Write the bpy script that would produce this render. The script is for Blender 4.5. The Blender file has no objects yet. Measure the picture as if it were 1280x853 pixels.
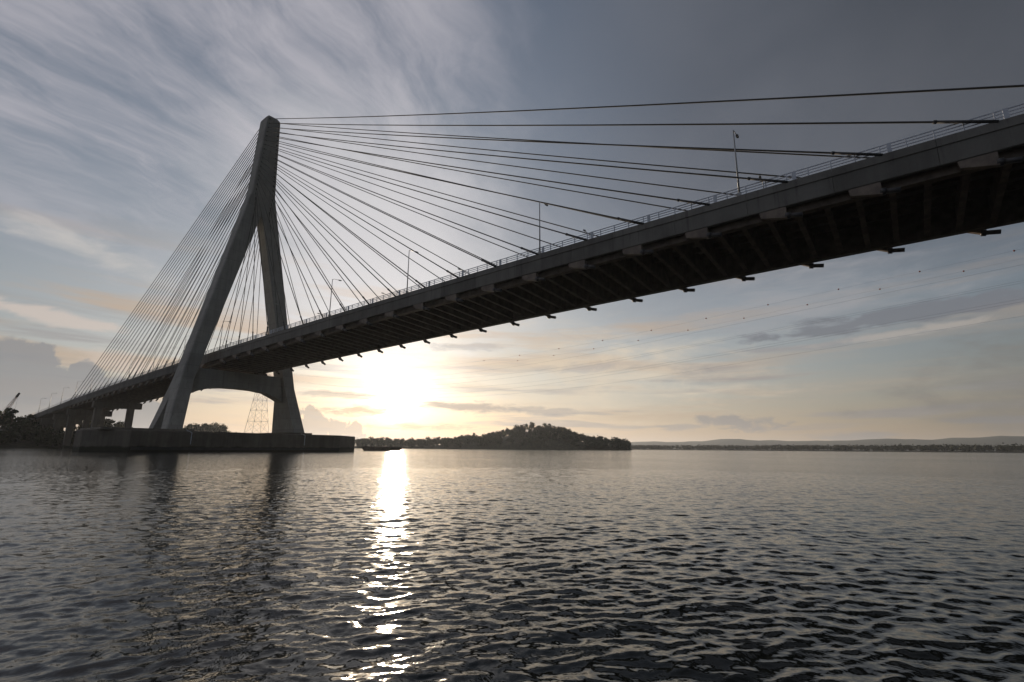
import bpy, bmesh, math, random
import numpy as np
from mathutils import Vector, Matrix

random.seed(7)
scene = bpy.context.scene
COL = scene.collection
R = math.radians

# ------------------------------------------------------------------ camera
CAM = Vector((186.35, -78.11, 1.70))
AZ, PITCH, ROLL = R(128.425), R(12.233), R(0.41)
cam_data = bpy.data.cameras.new("camera")
cam = bpy.data.objects.new("camera", cam_data)
COL.objects.link(cam)
fw = Vector((math.cos(AZ) * math.cos(PITCH), math.sin(AZ) * math.cos(PITCH), math.sin(PITCH)))
rt = Vector((math.sin(AZ), -math.cos(AZ), 0.0))
up = rt.cross(fw)
rt2 = rt * math.cos(ROLL) + up * math.sin(ROLL)
up2 = up * math.cos(ROLL) - rt * math.sin(ROLL)
cam.matrix_world = Matrix(((rt2.x, up2.x, -fw.x, CAM.x), (rt2.y, up2.y, -fw.y, CAM.y),
                           (rt2.z, up2.z, -fw.z, CAM.z), (0, 0, 0, 1)))
cam_data.sensor_fit = 'HORIZONTAL'
cam_data.sensor_width = 36.0
cam_data.lens = 618.4 / 1280 * 36.0
cam_data.clip_start = 0.1
cam_data.clip_end = 40000
scene.camera = cam

# ------------------------------------------------------------------ exposure
scene.view_settings.view_transform = 'Standard'
scene.view_settings.look = 'None'
scene.view_settings.exposure = 0.0
scene.view_settings.gamma = 1.0
scene.view_settings.use_curve_mapping = False

# ------------------------------------------------------------------ sun
SUN_AZ, SUN_EL = R(141.33), R(4.6)
SUN = Vector((math.cos(SUN_AZ) * math.cos(SUN_EL), math.sin(SUN_AZ) * math.cos(SUN_EL), math.sin(SUN_EL)))
sun_data = bpy.data.lights.new("sun", 'SUN')
sun_data.energy = 4.0
sun_data.angle = R(0.5)
sun_data.color = (1.0, 0.80, 0.58)
sun = bpy.data.objects.new("sun", sun_data)
COL.objects.link(sun)
sun.rotation_euler = SUN.to_track_quat('Z', 'Y').to_euler()
sun.location = (0, 0, 300)

# ------------------------------------------------------------------ sky and clouds (world)
world = bpy.data.worlds.new("World")
scene.world = world
world.use_nodes = True
WT = world.node_tree
WT.nodes.clear()


class E:
    """a float socket (or number) with arithmetic that builds Math nodes"""
    tree = None

    def __init__(self, s):
        self.s = s

    @staticmethod
    def op(name, *args, clamp=False):
        n = E.tree.nodes.new('ShaderNodeMath')
        n.operation = name
        n.use_clamp = clamp
        for i, a in enumerate(args):
            if isinstance(a, E):
                E.tree.links.new(a.s, n.inputs[i])
            else:
                n.inputs[i].default_value = float(a)
        return E(n.outputs[0])

    def __add__(self, o): return E.op('ADD', self, o)
    __radd__ = __add__
    def __sub__(self, o): return E.op('SUBTRACT', self, o)
    def __rsub__(self, o): return E.op('SUBTRACT', o, self)
    def __mul__(self, o): return E.op('MULTIPLY', self, o)
    __rmul__ = __mul__
    def __truediv__(self, o): return E.op('DIVIDE', self, o)
    def __pow__(self, o): return E.op('MULTIPLY', self, self) if o == 2.0 else E.op('POWER', self, o)
    def __rtruediv__(self, o): return E.op('DIVIDE', o, self)


def smooth(x, lo, hi):
    n = E.tree.nodes.new('ShaderNodeMapRange')
    n.interpolation_type = 'SMOOTHSTEP'
    E.tree.links.new(x.s, n.inputs[0])
    n.inputs[1].default_value = lo
    n.inputs[2].default_value = hi
    n.inputs[3].default_value = 0.0
    n.inputs[4].default_value = 1.0
    return E(n.outputs[0])


def vec(x, y, z):
    n = E.tree.nodes.new('ShaderNodeCombineXYZ')
    for i, a in enumerate((x, y, z)):
        if isinstance(a, E):
            E.tree.links.new(a.s, n.inputs[i])
        else:
            n.inputs[i].default_value = a
    return n.outputs[0]


def noise(v, scale, detail=5.0, rough=0.55, dist=0.0, lac=2.0):
    n = E.tree.nodes.new('ShaderNodeTexNoise')
    n.inputs['Scale'].default_value = scale
    n.inputs['Detail'].default_value = detail
    n.inputs['Roughness'].default_value = rough
    n.inputs['Lacunarity'].default_value = lac
    n.inputs['Distortion'].default_value = dist
    if v is not None:
        E.tree.links.new(v, n.inputs['Vector'])
    return E(n.outputs[0])


def mixc(fac, a, b, mode='MIX'):
    n = E.tree.nodes.new('ShaderNodeMix')
    n.data_type = 'RGBA'
    n.blend_type = mode
    n.clamp_factor = True
    if isinstance(fac, E):
        E.tree.links.new(fac.s, n.inputs[0])
    else:
        n.inputs[0].default_value = fac
    for i, c in ((6, a), (7, b)):
        if isinstance(c, tuple):
            n.inputs[i].default_value = (c[0], c[1], c[2], 1.0)
        else:
            E.tree.links.new(c, n.inputs[i])
    return n.outputs[2]


def scalec(c, k):
    """colour tuple or socket times a float expression"""
    n = E.tree.nodes.new('ShaderNodeVectorMath')
    n.operation = 'SCALE'
    if isinstance(c, tuple):
        n.inputs[0].default_value = c
    else:
        E.tree.links.new(c, n.inputs[0])
    if isinstance(k, E):
        E.tree.links.new(k.s, n.inputs['Scale'])
    else:
        n.inputs['Scale'].default_value = k
    return n.outputs[0]


def addc(a, b):
    n = E.tree.nodes.new('ShaderNodeVectorMath')
    n.operation = 'ADD'
    for i, c in enumerate((a, b)):
        if isinstance(c, tuple):
            n.inputs[i].default_value = c
        else:
            E.tree.links.new(c, n.inputs[i])
    return n.outputs[0]


def build_sky():
    E.tree = WT
    tc = WT.nodes.new('ShaderNodeTexCoord')
    sep = WT.nodes.new('ShaderNodeSeparateXYZ')
    WT.links.new(tc.outputs['Generated'], sep.inputs[0])
    dx, dy, dz = (E(sep.outputs[i]) for i in range(3))
    f = dx * math.cos(AZ) + dy * math.sin(AZ)
    g = dx * math.sin(AZ) - dy * math.cos(AZ)
    az = E.op('ARCTAN2', g, f) * (180 / math.pi)
    el = E.op('ARCSINE', dz) * (180 / math.pi)
    cs = dx * SUN.x + dy * SUN.y + dz * SUN.z
    th = E.op('ARCCOSINE', E.op('MINIMUM', cs, 1.0)) * (180 / math.pi)
    elp = E.op('MAXIMUM', el, 0.0)

    sky = WT.nodes.new('ShaderNodeTexSky')
    sky.sky_type = 'NISHITA'
    sky.sun_disc = False
    sky.sun_elevation = SUN_EL
    # Nishita: rotation 0 puts the sun on +Y, growing clockwise seen from above
    sky.sun_rotation = math.pi / 2 - SUN_AZ
    sky.altitude = 0
    sky.air_density = 1.0
    sky.dust_density = 0.6
    sky.ozone_density = 2.6
    c = sky.outputs[0]
    K = 1 / 0.125                                   # clouds in picture radiance, background strength 0.125

    # thin moist air: pale wash that grows towards the horizon
    low = E.op('EXPONENT', elp * -0.060)
    wide = E.op('EXPONENT', (th * th) * (-1 / 2600.0))
    pale = scalec(mixc(smooth(el, 0.5, 8.0), (0.68, 0.49, 0.345), (0.61, 0.56, 0.52)), (wide * 0.98 + 0.12) * K)
    c = mixc(low * 0.72 + 0.17, c, pale)
    glow1 = E.op('EXPONENT', th * -0.115)
    glow2 = E.op('EXPONENT', (th * th) * -0.020)
    glow0 = E.op('EXPONENT', th * -0.045)

    # high cloud on a plane overhead
    inv = 1.0 / (dz + 0.10)
    u, v = f * inv, g * inv
    # streak direction on the left: rotate
    t = R(18)
    s1 = u * math.cos(t) + v * math.sin(t)
    s2 = v * math.cos(t) - u * math.sin(t)
    w = noise(vec(u, v, 3.1), 0.9, 3, 0.5)
    w2 = noise(vec(u, v, 13.1), 2.6, 4, 0.55)
    cir = noise(vec(s1 * 0.85 + w * 0.8 + w2 * 0.25, s2 * 2.0 + w * 1.2 + w2 * 0.35, 0.3), 1.65, 10, 0.62)
    cov = noise(vec(u, v, 8.3), 0.55, 2, 0.5)
    left = 1.0 - smooth(az, -20, 10)
    high = smooth(el, 13, 27)
    m_cir = smooth(cir + (cov - 0.5) * 0.5 + high * 0.13 * left - 0.07, 0.38, 0.70) * (left * 0.75 + 0.25) * (high * 0.8 + 0.2)
    col_cir = scalec((0.50, 0.485, 0.535), glow0 * 0.5 * K + 0.83 * K)
    c = mixc(m_cir * 0.85, c, col_cir)

    # grey sheet over the right half of the sky
    sh = noise(vec(u * 0.7 + w * 0.5, v * 0.7, 5.5), 0.9, 5, 0.55)
    m_sh = smooth(az + (sh - 0.5) * 30.0, -8, 24) * smooth(el + (sh - 0.5) * 22.0, 13, 27)
    sheet = mixc(smooth(sh, 0.3, 0.7), (0.092 * K, 0.103 * K, 0.128 * K), (0.185 * K, 0.195 * K, 0.225 * K))
    sheet = scalec(sheet, 1.0 - smooth(az, 16, 50) * 0.56)
    c = mixc(m_sh * 0.86, c, sheet)
    # bright thin sheet right of the pylon, lit by the sun below it
    br = noise(vec(u * 1.1 + w * 0.6, v * 1.3 + w * 0.5, 21.0), 1.3, 6, 0.58)
    q1, q2 = (az + 16.0) * (1 / 21.0), (el - 23.0) * (1 / 16.0)
    m_br = smooth(1.0 - E.op('SQRT', q1 * q1 + q2 * q2) + (br - 0.5) * 1.7, -0.25, 0.75)
    c = mixc(m_br * 0.9, c, scalec((0.60, 0.59, 0.61), glow0 * 0.5 * K + 0.86 * K))

    # long low streaks, peach where they catch the sun, grey beneath
    wl = noise(vec(az * 0.03, el * 0.12, 1.7), 1.0, 3, 0.5)
    st = noise(vec(az * 0.034 + wl * 0.4, el * 0.42 + wl * 0.9 + az * 0.004, 2.2), 1.0, 7, 0.60)
    band = smooth(el, 0.3, 3.0) * (1.0 - smooth(el, 12, 22))
    m_st = smooth(st, 0.47, 0.68) * band * (1.0 - smooth(az, 14, 34) * 0.6)
    peach = scalec((0.76, 0.55, 0.38), glow1 * 0.8 * K + 0.62 * K)
    c = mixc(m_st * 0.72, c, peach)
    st2 = noise(vec(az * 0.055 + wl * 0.6, el * 0.75 + wl * 1.2, 9.2), 1.0, 7, 0.58)
    m_st2 = smooth(st2, 0.52, 0.66) * smooth(el, 0.6, 2.0) * (1.0 - smooth(el, 8, 15))
    greyst = scalec((0.34, 0.32, 0.33), glow1 * 1.1 * K + 0.80 * K)
    c = mixc(m_st2 * 0.62, c, greyst)

    # glow of the sun behind thin cloud
    sink = smooth(el, -2.5, 5.5)
    gcol = mixc(smooth(el, 1.5, 9.0), (1.0, 0.60, 0.28), (1.0, 0.86, 0.66))
    c = addc(c, scalec(gcol, glow1 * (sink * 0.7 + 0.3) * 0.36 * K))
    c = addc(c, scalec((1.0, 0.91, 0.74), glow2 * sink * 0.62 * K))
    c = addc(c, scalec((1.0, 0.90, 0.70), E.op('EXPONENT', th * -0.9) * 1.6 * K))

    def cloud(a0, e0, ra, re, thick, tilt, colr, amt, seed, fs=0.45, ks=1.0):
        """one separate cloud: an ellipse in azimuth / elevation with a torn edge"""
        da, de = az - a0, el - e0 - (az - a0) * tilt
        n1 = noise(vec(az * fs * 0.5, el * fs * ks, seed), 1.0, 9, 0.64, 0.4)
        d = (da / ra) ** 2.0 + (de / re) ** 2.0
        m = smooth((1.0 - E.op('SQRT', d)) + (n1 - 0.5) * 2.5, 0.0, thick)
        return m * amt, colr

    def puffs(c, balls, colr, amt, seed, soft=0.22, base=0.0, warp=1.0):
        """a heap cloud: the union of round heads, flat below"""
        n1 = noise(vec(az, el, seed), 0.55, 7, 0.66)
        wa = az + (noise(vec(az, el, seed + 3.0), 0.45, 5, 0.6) - 0.5) * (3.4 * warp)
        we = el + (noise(vec(az, el, seed + 7.0), 0.45, 5, 0.6) - 0.5) * (2.6 * warp)
        m = None
        for (a0, e0, r) in balls:
            d = E.op('SQRT', (wa - a0) * (wa - a0) + (we - e0) * (we - e0)) * (-1.0 / r) + 1.0
            m = d if m is None else E.op('MAXIMUM', m, d)
        m = smooth(m + (n1 - 0.5) * 0.55, 0.0, soft) * smooth(el, base, base + 1.5)
        return mixc(m * amt, c, colr)

    lit = scalec((0.50, 0.44, 0.40), glow1 * 1.0 * K + 0.9 * K)
    # heap clouds low on the left and beside the tower foot
    c = puffs(c, [(-46.5, 4.6, 4.0), (-44.2, 7.0, 1.7), (-45.4, 6.0, 2.4), (-42.6, 4.2, 2.6), (-40.8, 6.1, 1.3), (-39.6, 4.0, 2.8), (-37.0, 2.6, 2.4),
                  (-49, 5.5, 3.5), (-53, 4.5, 4.0)],
              (0.235 * K, 0.245 * K, 0.262 * K), 0.86, 4.4, base=-1.5)
    c = puffs(c, [(-21.9, 3.4, 1.1), (-21.5, 2.4, 1.6), (-19.4, 2.0, 1.3), (-17.4, 1.6, 1.1)],
              (0.42 * K, 0.37 * K, 0.33 * K), 0.7, 6.1, base=-1.0)
    for args in ((9.0, 8.2, 22.0, 6.5, 1.3, 0.0, (0.75 * K, 0.63 * K, 0.475 * K), 0.72, 61.0, 0.3, 2.0),
                 (31.0, 15.0, 17.0, 5.5, 1.3, 0.0, (0.345 * K, 0.345 * K, 0.365 * K), 0.6, 62.0, 0.3, 2.0),
                 (49.0, 4.2, 15.0, 5.5, 1.0, 0.0, (0.18 * K, 0.172 * K, 0.162 * K), 0.75, 41.0, 0.25, 1.5),
                 (24.4, 2.75, 4.6, 0.95, 0.6, -0.06, (0.225 * K, 0.222 * K, 0.240 * K), 0.7, 31.0, 0.9, 1.5),
                 (18.6, 2.3, 3.6, 0.5, 0.7, 0.02, (0.30 * K, 0.28 * K, 0.28 * K), 0.6, 32.0, 0.9, 1.8),
                 (34.5, 1.3, 4.5, 0.55, 0.7, 0.0, (0.21 * K, 0.21 * K, 0.225 * K), 0.6, 33.0, 0.8, 1.8),
                 (44.5, 2.6, 5.0, 0.4, 0.7, 0.0, (0.20 * K, 0.20 * K, 0.215 * K), 0.5, 34.0, 0.8, 1.8),
                 (40.0, 12.1, 13.5, 1.15, 0.5, 0.04, (0.165 * K, 0.175 * K, 0.200 * K), 0.8, 11.0, 0.42, 1.8),
                 (38.5, 10.5, 8.0, 0.5, 0.7, 0.05, (0.46 * K, 0.41 * K, 0.37 * K), 0.5, 12.0, 0.42, 1.8),
                 (-4.6, 4.6, 6.6, 0.75, 0.7, -0.03, (0.40 * K, 0.34 * K, 0.30 * K), 0.75, 13.0, 0.6, 2.0),
                 (3.5, 4.2, 5.0, 0.55, 0.7, -0.05, (0.34 * K, 0.31 * K, 0.30 * K), 0.6, 13.6, 0.6, 2.0),
                 (-17.5, 3.9, 5.5, 0.7, 0.8, 0.02, (0.62 * K, 0.42 * K, 0.27 * K), 0.7, 51.0, 0.7, 2.0),
                 (-10.0, 2.3, 8.0, 0.5, 0.8, 0.0, (0.66 * K, 0.43 * K, 0.27 * K), 0.6, 52.0, 0.7, 2.0),
                 (-19.0, 5.6, 5.2, 0.55, 0.7, -0.02, (0.50 * K, 0.42 * K, 0.36 * K), 0.6, 14.0, 0.6, 2.0),
                 (-5.0, 11.5, 6.0, 0.7, 0.7, 0.05, (0.46 * K, 0.43 * K, 0.41 * K), 0.55, 15.0, 0.5, 1.8),
                 (9.0, 9.2, 8.0, 0.7, 0.8, 0.05, (0.36 * K, 0.35 * K, 0.36 * K), 0.5, 16.0, 0.5, 1.8),
                 (-42.5, 17.0, 7.5, 1.9, 1.2, -0.20, (0.58 * K, 0.55 * K, 0.52 * K), 0.7, 17.0, 0.4, 1.5),
                 (-45.0, 10.9, 7.5, 0.9, 0.7, -0.10, (0.62 * K, 0.53 * K, 0.47 * K), 0.75, 18.0, 0.4, 1.5),
                 (-38.5, 7.4, 4.0, 1.3, 0.8, -0.15, (0.60 * K, 0.50 * K, 0.43 * K), 0.7, 19.0, 0.5, 1.5)):
        m, colr = cloud(*args)
        c = mixc(m, c, colr)

    bg = WT.nodes.new('ShaderNodeBackground')
    bg.inputs['Strength'].default_value = 0.125
    out = WT.nodes.new('ShaderNodeOutputWorld')
    WT.links.new(c, bg.inputs['Color'])
    WT.links.new(bg.outputs[0], out.inputs['Surface'])


build_sky()

# ------------------------------------------------------------------ materials


def material(name):
    m = bpy.data.materials.new(name)
    m.use_nodes = True
    nt = m.node_tree
    E.tree = nt
    p = next(n for n in nt.nodes if n.type == 'BSDF_PRINCIPLED')
    return m, nt, p


def coords(nt, kind='Object', scale=(1, 1, 1)):
    t = nt.nodes.new('ShaderNodeTexCoord')
    mp = nt.nodes.new('ShaderNodeMapping')
    mp.inputs['Scale'].default_value = scale
    if kind == 'World':
        gnode = nt.nodes.new('ShaderNodeNewGeometry')
        nt.links.new(gnode.outputs['Position'], mp.inputs[0])
    else:
        nt.links.new(t.outputs[kind], mp.inputs[0])
    return mp.outputs[0]


def bump(nt, p, h, strength, dist):
    b = nt.nodes.new('ShaderNodeBump')
    b.inputs['Strength'].default_value = strength
    b.inputs['Distance'].default_value = dist
    nt.links.new(h.s, b.inputs['Height'])
    nt.links.new(b.outputs[0], p.inputs['Normal'])


def concrete(name, base, var=0.3, streak=True, pour=0.0, tide=0.0):
    m, nt, p = material(name)
    a = noise(coords(nt, 'World', (0.25, 0.25, 0.25)), 1.0, 6, 0.6)
    b = noise(coords(nt, 'World', (0.9, 0.9, 0.05)), 1.0, 4, 0.6)
    fine = noise(coords(nt, 'World', (1, 1, 1)), 9.0, 4, 0.6)
    drip = noise(coords(nt, 'World', (1.6, 1.6, 0.11)), 1.0, 5, 0.62)
    k = a * 0.6 + (b * 0.5 if streak else b * 0.0) + fine * 0.25
    oi = nt.nodes.new('ShaderNodeObjectInfo')
    k = k + (E(oi.outputs['Random']) - 0.5) * 0.22
    lo = tuple(x * (1 - var) for x in base)
    hi = tuple(x * (1 + var) for x in base)
    c = mixc(smooth(k, 0.35, 1.0), lo, hi)
    if streak:
        c = mixc(smooth(drip, 0.56, 0.72) * 0.55, c, tuple(x * 0.45 for x in base))
    gp = nt.nodes.new('ShaderNodeNewGeometry')
    sx = nt.nodes.new('ShaderNodeSeparateXYZ')
    nt.links.new(gp.outputs['Position'], sx.inputs[0])
    z = E(sx.outputs[2])
    if pour:                                     # lift joints of the climbing formwork, each lift a little different
        lift = E.op('FLOOR', z * (1 / pour))
        fr = E.op('FRACT', z * (1 / pour))
        c = mixc((1.0 - smooth(fr, 0.0, 0.06)) * 0.45, c, tuple(x * 0.5 for x in base))
        c = mixc(E.op('FRACT', E.op('SINE', lift * 12.9898) * 43758.5) * 0.28, c, tuple(x * 0.62 for x in base))
    if tide:                                     # weed and wet stain left by the tide
        c = mixc((1.0 - smooth(z + (a - 0.5) * 1.6 + (fine - 0.5) * 0.6, tide - 0.35, tide + 0.25)) * 0.85, c, (0.018, 0.020, 0.012))
    nt.links.new(c, p.inputs['Base Color'])
    p.inputs['Roughness'].default_value = 0.85
    p.inputs['Specular IOR Level'].default_value = 0.3
    bump(nt, p, fine + a, 0.25, 0.02)
    return m


def painted(name, base, rough=0.45, var=0.15, metallic=0.0):
    m, nt, p = material(name)
    a = noise(coords(nt, 'World', (0.6, 0.6, 0.6)), 1.3, 5, 0.6)
    lo = tuple(x * (1 - var) for x in base)
    hi = tuple(min(1.0, x * (1 + var)) for x in base)
    nt.links.new(mixc(smooth(a, 0.3, 0.7), lo, hi), p.inputs['Base Color'])
    p.inputs['Roughness'].default_value = rough
    p.inputs['Metallic'].default_value = metallic
    return m


def foliage(name, base):
    m, nt, p = material(name)
    a = noise(coords(nt, 'World', (0.3, 0.3, 0.3)), 1.0, 4, 0.6)
    lo = tuple(x * 0.55 for x in base)
    hi = tuple(x * 1.45 for x in base)
    nt.links.new(mixc(smooth(a, 0.3, 0.7), lo, hi), p.inputs['Base Color'])
    p.inputs['Roughness'].default_value = 0.7
    p.inputs['Specular IOR Level'].default_value = 0.15
    return m


M = {}
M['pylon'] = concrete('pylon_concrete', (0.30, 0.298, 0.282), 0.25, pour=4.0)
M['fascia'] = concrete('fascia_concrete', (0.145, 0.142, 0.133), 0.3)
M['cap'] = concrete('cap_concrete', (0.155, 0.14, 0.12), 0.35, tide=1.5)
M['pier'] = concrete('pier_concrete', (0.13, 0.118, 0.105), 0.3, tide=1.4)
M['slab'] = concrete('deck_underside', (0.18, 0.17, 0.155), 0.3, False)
M['asphalt'] = painted('asphalt', (0.05, 0.05, 0.05), 0.9)
M['steel'] = painted('weathered_steel', (0.10, 0.078, 0.062), 0.7, 0.35)
M['anchor'] = painted('anchor_plate_paint', (0.15, 0.12, 0.098), 0.6, 0.3)
M['socket'] = painted('dark_socket', (0.04, 0.04, 0.045), 0.4, 0.2)
M['cable'] = painted('cable_sheath', (0.055, 0.055, 0.053), 0.85, 0.15)
M['guide'] = painted('guide_pipe', (0.04, 0.04, 0.042), 0.8, 0.2)
M['rail'] = painted('rail_paint', (0.50, 0.54, 0.62), 0.4, 0.12)
M['lamp'] = painted('galvanised_pole', (0.30, 0.31, 0.32), 0.4, 0.1, 0.4)
M['glass'] = painted('lamp_lens', (0.55, 0.55, 0.52), 0.2, 0.05)
M['tower'] = painted('lattice_steel', (0.26, 0.26, 0.26), 0.5, 0.1, 0.3)
M['wire'] = painted('conductor', (0.18, 0.18, 0.19), 0.5, 0.1)
M['ball'] = painted('marker_paint', (0.30, 0.07, 0.03), 0.5, 0.1)
M['crane'] = painted('crane_paint', (0.22, 0.10, 0.04), 0.5, 0.2)
M['barge'] = painted('barge_hull', (0.09, 0.075, 0.06), 0.6, 0.3)
M['bark'] = painted('bark', (0.09, 0.07, 0.05), 0.9, 0.3)
M['leaf_a'] = foliage('leaf_dark', (0.028, 0.038, 0.018))
M['leaf_b'] = foliage('leaf_mid', (0.060, 0.078, 0.032))
M['leaf_c'] = foliage('leaf_olive', (0.080, 0.080, 0.038))
M['soil'] = foliage('bank_soil', (0.045, 0.045, 0.028))
M['hill'] = foliage('hill_forest', (0.055, 0.070, 0.045))


def water_material():
    m, nt, p = material('river_water')
    p.inputs['Base Color'].default_value = (0.012, 0.013, 0.010, 1)
    p.inputs['Roughness'].default_value = 0.08
    p.inputs['IOR'].default_value = 1.333
    a = noise(coords(nt, 'World', (1.0, 1.0, 1.0)), 2.2, 4, 0.6, 0.6)
    b = noise(coords(nt, 'World', (0.5, 0.5, 1.0)), 1.0, 3, 0.6, 0.3)
    big = noise(coords(nt, 'World', (0.012, 0.03, 1.0)), 1.0, 3, 0.5)
    bump(nt, p, (a * 0.020 + b * 0.030) * (smooth(big, 0.3, 0.7) * 0.6 + 0.6), 1.0, 1.0)
    # wind ripples finer than the mesh: a small random tilt of the surface, calmer in patches
    tn = nt.nodes.new('ShaderNodeTexNoise')
    tn.inputs['Scale'].default_value = 4.5
    tn.inputs['Detail'].default_value = 3.0
    tn.inputs['Roughness'].default_value = 0.6
    nt.links.new(coords(nt, 'World', (1, 1, 1)), tn.inputs['Vector'])
    sub = nt.nodes.new('ShaderNodeVectorMath')
    sub.operation = 'SUBTRACT'
    nt.links.new(tn.outputs['Color'], sub.inputs[0])
    sub.inputs[1].default_value = (0.5, 0.5, 0.5)
    mul = nt.nodes.new('ShaderNodeVectorMath')
    mul.operation = 'MULTIPLY'
    nt.links.new(sub.outputs[0], mul.inputs[0])
    mul.inputs[1].default_value = (1, 1, 0)
    tilt = scalec(mul.outputs[0], smooth(big, 0.32, 0.68) * 0.36 + 0.28)
    bn = next(n for n in nt.nodes if n.type == 'BUMP')
    geo = nt.nodes.new('ShaderNodeNewGeometry')
    summ = addc(geo.outputs['Normal'], tilt)
    nrm = nt.nodes.new('ShaderNodeVectorMath')
    nrm.operation = 'NORMALIZE'
    nt.links.new(summ, nrm.inputs[0])
    nt.links.new(nrm.outputs[0], bn.inputs['Normal'])
    return m


M['water'] = water_material()

# ------------------------------------------------------------------ mesh helpers


class MB:
    def __init__(self):
        self.v, self.f = [], []

    def add(self, verts, faces):
        o = len(self.v)
        self.v += [tuple(p) for p in verts]
        self.f += [tuple(i + o for i in q) for q in faces]
        return self

    def box(self, x0, x1, y0, y1, z0, z1):
        return self.add([(x0, y0, z0), (x1, y0, z0), (x1, y1, z0), (x0, y1, z0), (x0, y0, z1), (x1, y0, z1), (x1, y1, z1), (x0, y1, z1)],
                        [(0, 3, 2, 1), (4, 5, 6, 7), (0, 1, 5, 4), (1, 2, 6, 5), (2, 3, 7, 6), (3, 0, 4, 7)])

    def tube(self, a, b, r0, r1=None, n=8, caps=True):
        a, b = Vector(a), Vector(b)
        r1 = r0 if r1 is None else r1
        d = (b - a).normalized()
        s = d.cross(Vector((0, 0, 1)) if abs(d.z) < 0.95 else Vector((1, 0, 0))).normalized()
        t = d.cross(s)
        vs = []
        for c, r in ((a, r0), (b, r1)):
            for i in range(n):
                q = 2 * math.pi * i / n
                vs.append(c + s * (r * math.cos(q)) + t * (r * math.sin(q)))
        fs = [(i, (i + 1) % n, n + (i + 1) % n, n + i) for i in range(n)]
        if caps:
            fs += [tuple(range(n - 1, -1, -1)), tuple(range(n, 2 * n))]
        return self.add(vs, fs)

    def poly_tube(self, pts, r, n=6):
        for a, b in zip(pts[:-1], pts[1:]):
            self.tube(a, b, r, r, n, False)
        return self

    def loft(self, rings, caps=True, closed=True):
        n = len(rings[0])
        vs = [p for r in rings for p in r]
        fs = []
        for k in range(len(rings) - 1):
            for i in range(n if closed else n - 1):
                j = (i + 1) % n
                fs.append((k * n + i, k * n + j, (k + 1) * n + j, (k + 1) * n + i))
        if caps:
            fs += [tuple(range(n - 1, -1, -1)), tuple(range((len(rings) - 1) * n, len(rings) * n))]
        return self.add(vs, fs)

    def ball(self, c, r, n=10, m=6):
        rings = []
        for k in range(1, m):
            q = math.pi * k / m
            rings.append([(c[0] + r * math.sin(q) * math.cos(2 * math.pi * i / n), c[1] + r * math.sin(q) * math.sin(2 * math.pi * i / n),
                           c[2] - r * math.cos(q)) for i in range(n)])
        return self.loft(rings)

    def mesh(self, name, mat, smooth=False, fix=True):
        me = bpy.data.meshes.new(name)
        me.from_pydata(self.v, [], self.f)
        if fix:
            bm = bmesh.new()
            bm.from_mesh(me)
            bmesh.ops.recalc_face_normals(bm, faces=bm.faces[:])
            bm.to_mesh(me)
            bm.free()
        if smooth:
            me.polygons.foreach_set('use_smooth', [True] * len(me.polygons))
        me.materials.append(mat)
        me.update()
        return me

    def build(self, name, mat, parent=None, smooth=False, loc=None, bevel=0.0):
        return put(name, self.mesh(name, mat, smooth), parent, loc, bevel)


def put(name, me, parent=None, loc=None, bevel=0.0):
    o = bpy.data.objects.new(name, me)
    COL.objects.link(o)
    if parent is not None:
        o.parent = parent
    if loc is not None:
        o.location = loc
    if bevel:
        b = o.modifiers.new('bevel', 'BEVEL')
        b.width = bevel
        b.segments = 2
        b.limit_method = 'ANGLE'
        b.angle_limit = R(25)
    return o


def empty(name, loc=(0, 0, 0), rz=0.0):
    o = bpy.data.objects.new(name, None)
    o.empty_display_size = 1.0
    COL.objects.link(o)
    o.location = loc
    o.rotation_euler = (0, 0, rz)
    return o


def tag(o, label, cat, group=None):
    o['label'] = label
    o['category'] = cat
    if group:
        o['group'] = group
    return o


def numpy_mesh(name, verts, quads, mat, smooth=True):
    me = bpy.data.meshes.new(name)
    verts = np.ascontiguousarray(verts, dtype=np.float32)
    quads = np.ascontiguousarray(quads, dtype=np.int32)
    k = quads.shape[1]
    me.vertices.add(len(verts))
    me.vertices.foreach_set('co', verts.ravel())
    me.loops.add(quads.size)
    me.loops.foreach_set('vertex_index', quads.ravel())
    me.polygons.add(len(quads))
    me.polygons.foreach_set('loop_start', np.arange(0, quads.size, k, dtype=np.int32))
    me.polygons.foreach_set('use_smooth', np.full(len(quads), smooth, dtype=bool))
    me.materials.append(mat)
    me.update(calc_edges=True)
    me.validate()
    return me


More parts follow.
